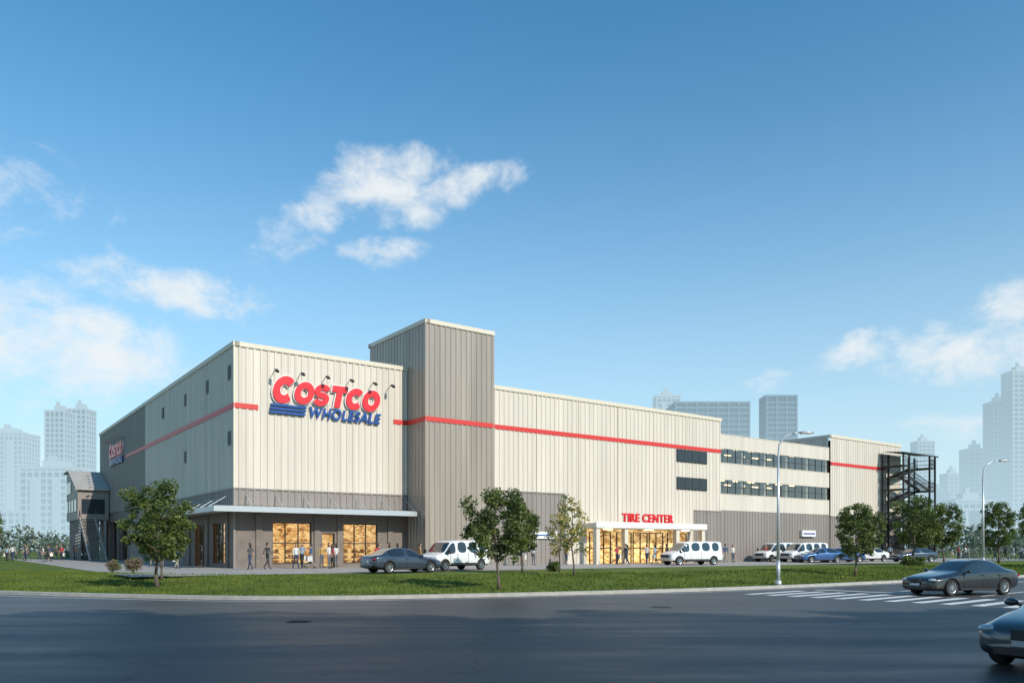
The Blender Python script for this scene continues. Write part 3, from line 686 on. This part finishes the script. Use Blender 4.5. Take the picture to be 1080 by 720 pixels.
def far_mass(name,pts,n,ls):
    V,idx=leafcloud([p[:3] for p in pts],[p[3] for p in pts],n,ls,.9)
    me=bpy.data.meshes.new(name); me.from_pydata(V.tolist(),[],[(4*i,4*i+1,4*i+2,4*i+3) for i in range(n)]); me.materials.append(M_leafF)
    link(bpy.data.objects.new(name,me))
pts=[]
for i in range(280):
    az_=random.uniform(-50,50); Y=random.uniform(180,260); X=math.tan(R(az_))*Y; r_=random.uniform(2,4.6); pts.append((X,Y,r_*.9,r_))
far_mass('distant_trees',pts,46000,.55)
pts=[]
for i in range(70): pts.append((-95+random.random()*48,104+random.uniform(-3,4),1.1,random.uniform(.8,1.2)))
for i in range(70): pts.append((62+random.random()*60,112+random.uniform(-3,4),1.1,random.uniform(.9,1.4)))
far_mass('hedge',pts,16000,.16)

# ------------------------------------------------------------------ distant city
def painted_haze_mat(name,c,f,hz=(.55,.75,.85)):  # aerial haze painted into the material as emission, stronger towards the ground
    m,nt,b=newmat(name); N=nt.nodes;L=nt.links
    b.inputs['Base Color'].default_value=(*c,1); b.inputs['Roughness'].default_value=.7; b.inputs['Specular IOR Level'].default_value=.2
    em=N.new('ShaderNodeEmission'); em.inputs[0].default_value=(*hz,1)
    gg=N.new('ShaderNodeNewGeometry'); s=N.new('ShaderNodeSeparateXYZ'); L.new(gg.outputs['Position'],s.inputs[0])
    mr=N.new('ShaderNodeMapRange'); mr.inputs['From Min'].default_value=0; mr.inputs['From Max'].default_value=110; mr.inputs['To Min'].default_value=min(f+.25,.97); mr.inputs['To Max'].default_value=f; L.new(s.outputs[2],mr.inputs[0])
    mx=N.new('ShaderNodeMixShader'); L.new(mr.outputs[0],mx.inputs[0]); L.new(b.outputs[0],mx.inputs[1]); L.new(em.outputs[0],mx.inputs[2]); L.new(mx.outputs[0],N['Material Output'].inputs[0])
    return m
HW=painted_haze_mat('painted_haze_wall',(.38,.42,.46),.48); HG=painted_haze_mat('painted_haze_glass',(.07,.13,.19),.48)
HW2=painted_haze_mat('painted_haze_wall_far',(.38,.42,.46),.62); HG2=painted_haze_mat('painted_haze_glass_far',(.07,.13,.19),.62)
DW=painted_haze_mat('blue_tower_wall_painted_haze',(.13,.20,.27),.38); DG=painted_haze_mat('blue_tower_glass_painted_haze',(.06,.11,.17),.36)
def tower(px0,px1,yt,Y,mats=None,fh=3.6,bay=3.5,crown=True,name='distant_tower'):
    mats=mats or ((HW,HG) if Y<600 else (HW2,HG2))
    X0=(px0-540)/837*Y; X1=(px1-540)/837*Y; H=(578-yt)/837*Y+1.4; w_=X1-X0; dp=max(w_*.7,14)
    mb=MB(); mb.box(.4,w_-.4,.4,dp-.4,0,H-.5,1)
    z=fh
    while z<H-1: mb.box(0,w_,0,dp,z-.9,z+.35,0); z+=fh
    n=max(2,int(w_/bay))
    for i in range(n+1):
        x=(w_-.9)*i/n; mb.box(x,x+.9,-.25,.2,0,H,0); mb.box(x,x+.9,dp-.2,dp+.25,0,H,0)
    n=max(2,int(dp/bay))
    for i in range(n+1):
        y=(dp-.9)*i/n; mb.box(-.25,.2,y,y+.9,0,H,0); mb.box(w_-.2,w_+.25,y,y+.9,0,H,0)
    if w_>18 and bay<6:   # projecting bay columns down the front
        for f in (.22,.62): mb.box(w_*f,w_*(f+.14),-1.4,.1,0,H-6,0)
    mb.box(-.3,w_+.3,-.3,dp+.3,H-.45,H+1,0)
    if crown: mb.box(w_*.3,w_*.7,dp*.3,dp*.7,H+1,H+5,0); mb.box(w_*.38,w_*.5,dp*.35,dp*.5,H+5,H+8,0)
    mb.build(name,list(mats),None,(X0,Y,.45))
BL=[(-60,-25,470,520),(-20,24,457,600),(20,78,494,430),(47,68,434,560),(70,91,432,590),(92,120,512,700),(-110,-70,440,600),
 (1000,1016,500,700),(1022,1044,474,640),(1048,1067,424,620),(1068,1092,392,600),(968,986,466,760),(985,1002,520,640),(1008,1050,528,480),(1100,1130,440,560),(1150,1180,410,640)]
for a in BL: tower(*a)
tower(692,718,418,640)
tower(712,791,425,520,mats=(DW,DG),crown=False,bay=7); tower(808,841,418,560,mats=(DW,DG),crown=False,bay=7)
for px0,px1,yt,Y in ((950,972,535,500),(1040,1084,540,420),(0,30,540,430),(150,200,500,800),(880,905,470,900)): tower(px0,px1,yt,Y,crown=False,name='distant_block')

# ------------------------------------------------------------------ street lamps
def lamp_mesh():
    mb=MB()
    mb.cyl((0,0,-.02),(0,0,.25),.16,.14,12,0); mb.cyl((0,0,.25),(0,0,1.2),.095,.09,12,0)
    pts=[(0,0,1.2),(0,0,6.2),(.05,0,6.75),(.28,0,7.1),(.65,0,7.28),(1.05,0,7.33)]; mb.tube(pts,[.085,.05,.045,.04,.035,.03],10,0)
    mb.ell((1.38,0,7.34),.42,.14,.07,1,14,6); mb.box(1.12,1.62,-.09,.09,7.262,7.29,2)
    mb.beam((0,.12,.55),(0,.12,.95),.1,.02,1)
    return mb.mesh('street_lamp',[M_pole,M_canopy,M_white])
LM=lamp_mesh()
inst('street_lamp',LM,g(12.75,38.0),R(4),1.0); inst('street_lamp',LM,g(29.8,50.2),R(4),1.0)

# ------------------------------------------------------------------ vehicles
def eval_mesh(me,md):
    o=bpy.data.objects.new('tmp',me); col.objects.link(o); md(o)
    bpy.context.view_layer.update()
    r=bpy.data.meshes.new_from_object(o.evaluated_get(bpy.context.evaluated_depsgraph_get())); bpy.data.objects.remove(o); return r
M_tyre=mat('tyre_rubber',(.02,.02,.02),.85); M_rim=mat('alloy_rim',(.45,.46,.48),.3,.9); M_well=mat('wheel_well',(.012,.012,.012),.9)
M_carglass=mat('car_glass',(.015,.02,.025),.05,0,spec=.9,coat=.5); M_lens=mat('headlamp_lens',(.6,.63,.66),.1,.3); M_tail=mat('tail_lamp',(.35,.01,.01),.2); M_plast=mat('black_trim',(.025,.025,.027),.5); M_plate=mat('number_plate',(.5,.52,.55),.5)
def wheel(mb,cx_,cy_,r,side):
    s=side; y1=cy_
    prof=[(r*.62,0),(r*.66,.012),(r*.93,.012),(r,-.025),(r,-.175),(r*.9,-.2)]
    n=24
    k=len(mb.v)
    for rr,o in prof:
        for i in range(n): t=2*math.pi*i/n; mb.v.append((cx_+rr*math.cos(t),y1+s*o,r+rr*math.sin(t)))
    for j in range(len(prof)-1):
        for i in range(n):
            i2=(i+1)%n; mb.f.append((k+j*n+i,k+j*n+i2,k+(j+1)*n+i2,k+(j+1)*n+i)); mb.m.append(2); mb.s.append(True)
    mb.cyl((cx_,y1-s*.07,r),(cx_,y1-s*.06,r),r*.63,r*.63,n,5)
    mb.cyl((cx_,y1-s*.07,r),(cx_,y1+s*.0,r),r*.14,r*.12,12,3)
    for a in range(10):
        t=2*math.pi*a/10+.2; mb.beam((cx_+r*.1*math.cos(t),y1-s*.02,r+r*.1*math.sin(t)),(cx_+r*.62*math.cos(t),y1-s*.015,r+r*.62*math.sin(t)),.035,.035,3)
    k=len(mb.v)
    for rr,o in ((r*.64,-.06),(r*.64,.008),(r*.58,.0),(r*.58,-.06)):
        for i in range(n): t=2*math.pi*i/n; mb.v.append((cx_+rr*math.cos(t),y1+s*o,r+rr*math.sin(t)))
    for j in range(3):
        for i in range(n):
            i2=(i+1)%n; mb.f.append((k+j*n+i,k+j*n+i2,k+(j+1)*n+i2,k+(j+1)*n+i)); mb.m.append(3); mb.s.append(True)
def vehicle(name,paint,St,wheels,wr,extras):
    rings=[]
    for (x,hw,zb,zbelt,zt,rh,kd) in St:
        half=[(0,zb),(hw*.86,zb),(hw*.97,zb+.12),(hw,zb+(zbelt-zb)*.45),(hw*.985,zbelt-.05),(hw*.955,zbelt),(rh+.03,zt-.055),(rh-.05,zt-.012),(rh*.8,zt),(0,zt+.015)]
        rings.append([(x,a,z) for a,z in half]+[(x,-a,z) for a,z in half[-2:0:-1]])
    n=len(rings[0]); V=[p for r in rings for p in r]; F=[];MI=[]
    for i in range(len(rings)-1):
        kd=St[i][6]
        for j in range(n):
            j2=(j+1)%n; F.append((i*n+j,i*n+j2,(i+1)*n+j2,(i+1)*n+j))
            jj=j if j<9 else (17-j); m=0
            if jj==5 and ('g' in kd): m=1
            if jj in (7,8) and ('w' in kd): m=1
            if jj in (0,1): m=6
            MI.append(m)
    F.append(tuple(range(n))); MI.append(0); F.append(tuple((len(rings)-1)*n+k for k in range(n))[::-1]); MI.append(0)
    me=bpy.data.meshes.new(name+'_body'); me.from_pydata(V,[],F)
    mats=[paint,M_carglass,M_tyre,M_rim,M_lens,M_well,M_plast,M_tail,M_plate]
    for m in mats: me.materials.append(m)
    me.polygons.foreach_set('material_index',MI); me.update()
    bm=bmesh.new(); bm.from_mesh(me); bmesh.ops.recalc_face_normals(bm,faces=bm.faces)
    cl=bm.edges.layers.float.get('crease_edge') or bm.edges.layers.float.new('crease_edge')
    for e in bm.edges:
        if len(e.link_faces)==2 and e.link_faces[0].material_index!=e.link_faces[1].material_index: e[cl]=.75
    bm.to_mesh(me); bm.free()
    cb=MB()
    for wx in wheels:
        for s in (-1,1): cb.cyl((wx,s*.55,wr),(wx,s*1.3,wr),wr*1.16,wr*1.16,28,5)
    cm=cb.mesh('cut',mats); cobj=bpy.data.objects.new('cut',cm); col.objects.link(cobj)
    def md(o):
        s=o.modifiers.new('s','SUBSURF'); s.levels=2; s.render_levels=2
        b=o.modifiers.new('b','BOOLEAN'); b.operation='DIFFERENCE'; b.object=cobj; b.solver='EXACT'
    r=eval_mesh(me,md); bpy.data.objects.remove(cobj)
    for p_ in r.polygons: p_.use_smooth = p_.material_index!=5
    out=MB(); out.addmesh(r)
    hwm=max(s_[1] for s_ in St)
    for wx in wheels:
        for s in (-1,1): wheel(out,wx,s*(hwm-.02),wr,s)
    extras(out,hwm)
    m=out.mesh(name,mats); m.set_sharp_from_angle(angle=R(45)); return m
SED=[(-2.38,.58,.30,.50,.56,.45,''),(-2.33,.76,.22,.60,.67,.60,''),(-2.15,.85,.19,.66,.76,.68,''),(-1.75,.90,.18,.72,.84,.72,''),(-1.3,.91,.18,.79,.91,.74,''),
 (-.92,.915,.18,.86,.97,.74,'wg'),(-.6,.915,.18,.885,1.16,.66,'wg'),(-.22,.915,.18,.905,1.36,.58,'g'),(.18,.915,.18,.915,1.43,.58,''),(.28,.915,.18,.92,1.44,.58,'g'),(.85,.915,.18,.93,1.42,.57,'g'),(1.15,.91,.18,.945,1.36,.57,'wg'),
 (1.45,.905,.18,.95,1.22,.62,'w'),(1.75,.895,.2,.955,1.06,.70,''),(2.1,.87,.24,.93,1.03,.70,''),(2.3,.82,.3,.86,.98,.66,''),(2.40,.66,.36,.66,.74,.52,'')]
def sed_x(mb,hw):
    for s in (-1,1):
        mb.ell((-2.2,s*.64,.635),.14,.18,.065,4,12,6); mb.ell((2.29,s*.68,.78),.1,.17,.07,7,12,6)
        mb.ell((-.72,s*(hw+.10),.98),.09,.12,.07,0,10,6); mb.beam((-.7,s*(hw-.06),.92),(-.7,s*(hw+.04),.96),.05,.04,6)
        mb.box(-1.0,1.0,s*(hw-.02)-.01,s*(hw-.02)+.01,.24,.30,6)
        for x in (.05,1.0): mb.box(x,x+.18,s*(hw-.005)-.012,s*(hw-.005)+.012,.80,.83,0)
        for x in (-.82,.24,1.1): mb.box(x-.006,x+.006,s*(hw-.012)-.008,s*(hw-.012)+.008,.34,.86,6)
        mb.ell((-2.3,s*.62,.38),.06,.1,.05,6,10,6)
    for s in (-.13,.13): mb.box(-2.42,-2.3,s-.11,s+.11,.5,.66,6)
    mb.box(-2.40,-2.25,-.5,.5,.27,.38,6); mb.box(-2.435,-2.40,-.22,.22,.41,.5,8); mb.box(2.37,2.43,-.24,.24,.62,.72,8); mb.box(2.2,2.4,-.55,.55,.32,.4,6)
VAN=[(-2.55,.70,.34,.70,.80,.6,''),(-2.50,.86,.30,.82,.95,.72,''),(-2.2,.93,.28,.92,1.06,.78,''),(-1.75,.97,.28,1.02,1.16,.82,'wg'),(-1.45,.98,.28,1.06,1.45,.80,'wg'),(-1.1,.985,.28,1.08,1.82,.76,'g'),
 (-.75,.99,.28,1.1,1.93,.76,''),(-.62,.99,.28,1.1,1.94,.76,'g'),(.3,.99,.28,1.1,1.97,.77,''),(.42,.99,.28,1.1,1.97,.77,'g'),(1.3,.99,.28,1.1,1.97,.77,''),(1.42,.99,.28,1.1,1.97,.77,'g'),(2.2,.98,.28,1.1,1.96,.77,''),(2.48,.96,.3,1.1,1.92,.75,''),(2.56,.88,.36,1.05,1.82,.68,'')]
def van_x(mb,hw):
    for s in (-1,1):
        mb.box(-2.5,-2.35,s*.72-.12,s*.72+.12,.72,.88,4); mb.box(2.5,2.57,s*.82-.06,s*.82+.06,.75,1.15,7)
        mb.box(-1.6,-1.5,s*(hw+.12)-.08,s*(hw+.12)+.08,1.1,1.38,6); mb.beam((-1.5,s*(hw-.05),1.15),(-1.5,s*(hw+.1),1.2),.05,.05,6)
        mb.box(-1.3,1.15,s*(hw-.01)-.015,s*(hw-.01)+.015,.42,.5,6)
        for x in (-1.3,-.68,.36): mb.box(x-.008,x+.008,s*(hw-.008)-.008,s*(hw-.008)+.008,.5,1.08,6)
    mb.box(-2.60,-2.45,-.55,.55,.62,.86,6); mb.box(-2.66,-2.4,-.88,.88,.36,.52,3); mb.box(2.5,2.66,-.88,.88,.38,.5,3); mb.box(2.575,2.6,-.7,.7,1.22,1.68,1); mb.box(2.58,2.61,-.2,.2,.66,.76,8)
P_navy=mat('paint_slate_blue',(.05,.07,.105),.25,.4,coat=1); P_black=mat('paint_dark_grey',(.028,.032,.036),.22,.4,coat=1); P_white=mat('paint_white',(.72,.73,.73),.3,0,coat=.8); P_blue=mat('paint_blue',(.03,.10,.28),.25,.3,coat=1); P_silver=mat('paint_dark_silver',(.08,.088,.10),.22,.6,coat=1)
CARB=vehicle('sedan_dark',P_black,SED,(-1.45,1.4),.335,sed_x)
def recol(me,p_): m=me.copy(); m.materials[0]=p_; return m
CARN=recol(CARB,P_navy); CARBl=recol(CARB,P_blue); CARS=recol(CARB,P_silver); CARW=recol(CARB,P_white)
VANW=vehicle('van_white',P_white,VAN,(-1.75,1.6),.36,van_x)
inst('car',CARN,(-6.4,46.0,.485),R(222)); inst('van',VANW,(-3.7,50.6,.49),R(50),.97)
inst('van',VANW,(15.0,66.5,.49),R(22)); inst('van',VANW,(29.8,81,.49),R(25)); inst('van',VANW,(27.5,82.5,.49),R(30))
inst('car',CARBl,(33.2,80,.49),R(195)); inst('car',CARBl,(30.0,77.5,.49),R(14)); inst('car',CARW,(38.5,86,.49),R(20)); inst('car',CARN,(42,83,.47),R(10))
inst('car',CARB,(18.4,32.6,0),R(20)); inst('car',CARS,(9.75,13.2,0),R(33))
for x,z in ((50.5,9.7),(53.5,9.7),(60,9.7),(63,9.7),(52,6.5),(57,6.5),(65,6.5)):
    inst('car',(CARW,CARBl,CARS)[int(x)%3],loc2w(x,1.4,z),ANG+R(90))

# ------------------------------------------------------------------ people
skin=mat('skin',(.50,.30,.21),.6); hairm=mat('hair',(.02,.015,.012),.5); shoe=mat('shoe',(.03,.03,.03),.6); eyem=mat('eye',(.02,.02,.02),.3); lipm=mat('lips',(.35,.12,.10),.5)
tops=[mat('shirt_%d'%i,c,.8) for i,c in enumerate([(.6,.6,.58),(.40,.05,.05),(.05,.09,.2),(.08,.08,.08),(.45,.26,.08),(.25,.35,.45)])]
bots=[mat('trousers_%d'%i,c,.8) for i,c in enumerate([(.03,.05,.10),(.03,.03,.035),(.30,.26,.2),(.12,.13,.15)])]
def person_mesh(name,top,bot,stride,arm,longhair,female,carry=False):
    hs=.93 if female else 1.0
    J={}
    def j(n,p,r): J[n]=(p,r)
    j('pel',(0,0,.96),(.135,.10)); j('wai',(0,0,1.10),(.115 if female else .13,.088)); j('che',(0,-.005,1.30),(.145*hs,.10)); j('nb',(0,0,1.44),(.07,.06)); j('nk',(0,-.005,1.53),(.048,.048))
    for s,t in ((-1,'L'),(1,'R')):
        f=s*stride
        j('hip'+t,(s*.085,0,.90),(.088,.085)); j('kne'+t,(s*.095,-.02-f*.45,.50),(.056,.056)); j('ank'+t,(s*.10,.02-f+(.10 if f<0 else 0),.085+(.03 if f<0 else 0)),(.036,.04)); j('toe'+t,(s*.11,-.15-f+(.10 if f<0 else 0),.035),(.036,.03))
        g_=-s*arm
        j('sho'+t,(s*.175*hs,0,1.405),(.052,.052)); j('elb'+t,(s*.235*hs,.03-g_*.5,1.13),(.038,.038)); j('wri'+t,(s*.25*hs,-.06-g_,.90 if not carry else .98),(.025,.028))
    E=[('pel','wai'),('wai','che'),('che','nb'),('nb','nk')]
    for t in 'LR': E+=[('pel','hip'+t),('hip'+t,'kne'+t),('kne'+t,'ank'+t),('ank'+t,'toe'+t),('che','sho'+t),('sho'+t,'elb'+t),('elb'+t,'wri'+t)]
    names=list(J); idx={n:i for i,n in enumerate(names)}
    me=bpy.data.meshes.new('sk'); me.from_pydata([J[n][0] for n in names],[(idx[a],idx[b]) for a,b in E],[])
    o=bpy.data.objects.new('sk',me); col.objects.link(o)
    o.modifiers.new('k','SKIN')
    for i,n in enumerate(names): me.skin_vertices[0].data[i].radius=J[n][1]; me.skin_vertices[0].data[i].use_root=(n=='pel')
    s_=o.modifiers.new('s','SUBSURF'); s_.levels=2; s_.render_levels=2
    bpy.context.view_layer.update(); r=bpy.data.meshes.new_from_object(o.evaluated_get(bpy.context.evaluated_depsgraph_get())); bpy.data.objects.remove(o)
    seg=[(Vector(J[a][0]),Vector(J[b][0]),a,b) for a,b in E]
    mb=MB(); k=len(mb.v); mb.v+=[tuple(v.co) for v in r.vertices]
    for p_ in r.polygons:
        c=p_.center; best=None
        for a,b,na,nb_ in seg:
            d=b-a; t=max(0,min(1,(c-a).dot(d)/d.dot(d))); q=(c-(a+d*t)).length
            if best is None or q<best[0]: best=(q,na,nb_,t)
        _,na,nb_,t=best
        if na.startswith('ank'): m=3
        elif na.startswith('kne') or na.startswith('hip') or nb_.startswith('hip'): m=3 if (na.startswith('kne') and t>.93) else 1
        elif nb_=='wai': m=1 if c.z<.98 else 0
        elif nb_=='nk': m=2
        elif na.startswith('elb'): m=2 if (female or t>.9) else 0
        else: m=0
        mb.f.append(tuple(k+i for i in p_.vertices)); mb.m.append(m); mb.s.append(True)
    mb.ell((0,-.012,1.635),.074,.092,.115,2,16,12); mb.ell((0,-.108,1.625),.012,.02,.02,2,8,6)
    for s in (-1,1):
        mb.ell((s*.029,-.094,1.65),.012,.008,.007,5,8,5); mb.ell((s*.076,0,1.63),.01,.02,.03,2,8,6)
    mb.ell((0,-.094,1.582),.022,.01,.006,6,8,5)
    mb.ell((0,.008,1.655),.083,.098,.108,4,16,8,0,math.pi*.5)
    mb.ell((0,.03,1.63 if not longhair else 1.56),.079,.08,.11 if not longhair else .19,4,14,8)
    for s,t in ((-1,'L'),(1,'R')):
        w_=Vector(J['wri'+t][0]); d=(w_-Vector(J['elb'+t][0])).normalized(); side=d.cross(Vector((1,0,0))).normalized()
        mb.beam(w_-d*.01,w_+d*.085,.03,.075,2)
        for i,l in enumerate((.07,.078,.072,.058)):
            b0=w_+d*.083+side*(-.028+.019*i); b1=b0+d*l*.55; b2=b1+d*l*.4+Vector((-s*.02,0,0)); mb.tube([b0,b1,b2],[.009,.008,.006],6,2)
        b0=w_+d*.03+side*(-.036); b1=b0+d*.035+side*(-.02); mb.tube([b0,b1,b1+d*.025],[.01,.009,.007],6,2)
        if carry and s==1: mb.box(w_.x-.05,w_.x+.06,w_.y-.16,w_.y+.14,w_.z-.48,w_.z-.12,7); mb.beam(w_+Vector((0,-.08,-.12)),w_+d*.09,.015,.01,7); mb.beam(w_+Vector((0,.08,-.12)),w_+d*.09,.015,.01,7)
    return mb.mesh(name,[tops[top],bots[bot],skin,shoe,hairm,eyem,lipm,M_white])
PM=[person_mesh('person_a',0,0,.22,.16,False,False),person_mesh('person_b',1,1,.0,.02,True,True,True),person_mesh('person_c',2,2,.18,.12,False,False,True),
    person_mesh('person_d',3,0,-.2,-.14,True,True),person_mesh('person_e',4,3,.02,.03,False,False),person_mesh('person_f',5,1,.2,.12,True,True,True),
    person_mesh('person_g',3,1,.24,.18,False,False),person_mesh('person_h',0,3,.0,.0,True,True)]
pl=[(3.2,-3.2),(3.7,-3.0),(4.1,-3.6),(5.0,-4.6),(5.4,-2.4),(6.0,-2.8),(1.2,-3.3),(-.2,-4.0),(8.6,-4.6),(9.1,-4.0),(9.5,-4.8),(10.2,-3.2),(10.8,-3.5),(-3.5,1),(-3.8,4),(-3.2,8),(-3.0,11.0),
 (7.0,-1.2),(12.2,-4.4),(30.4,-6.2),(31.2,-6.4),(32.0,-5.8),(34.2,-6),(34.9,-6.3),(36.6,-6.1),(38,-5.7),(40.2,-6.6),(45.5,-5.5),(46.3,-5.8),(47.4,-5.0),(52.3,-5.2),(53.0,-5.3),(57.5,-5),(60,-5.4),(61,-5.2),
 (70,-5.5),(71,-5.1),(75,-6),(88,-7),(90,-8),(92,-6),(21.5,-4.6),(22.4,-4.9),(26.2,-4.5)]
for i,(x,y) in enumerate(pl): inst('person',PM[(i*5+i//8)%8],loc2w(x,y,.49),random.uniform(0,6.28),random.uniform(.95,1.04))
for i in range(34):
    t=random.random(); X=-66+t*22; Y=random.uniform(84,96) if X<-50 else random.uniform(78,88); inst('person',PM[i%8],(X,Y,.47),random.uniform(0,6.28),random.uniform(.95,1.04))
for i in range(10): inst('person',PM[i%8],(random.uniform(50,66),random.uniform(90,100),.47),random.uniform(0,6.28))
print('done')
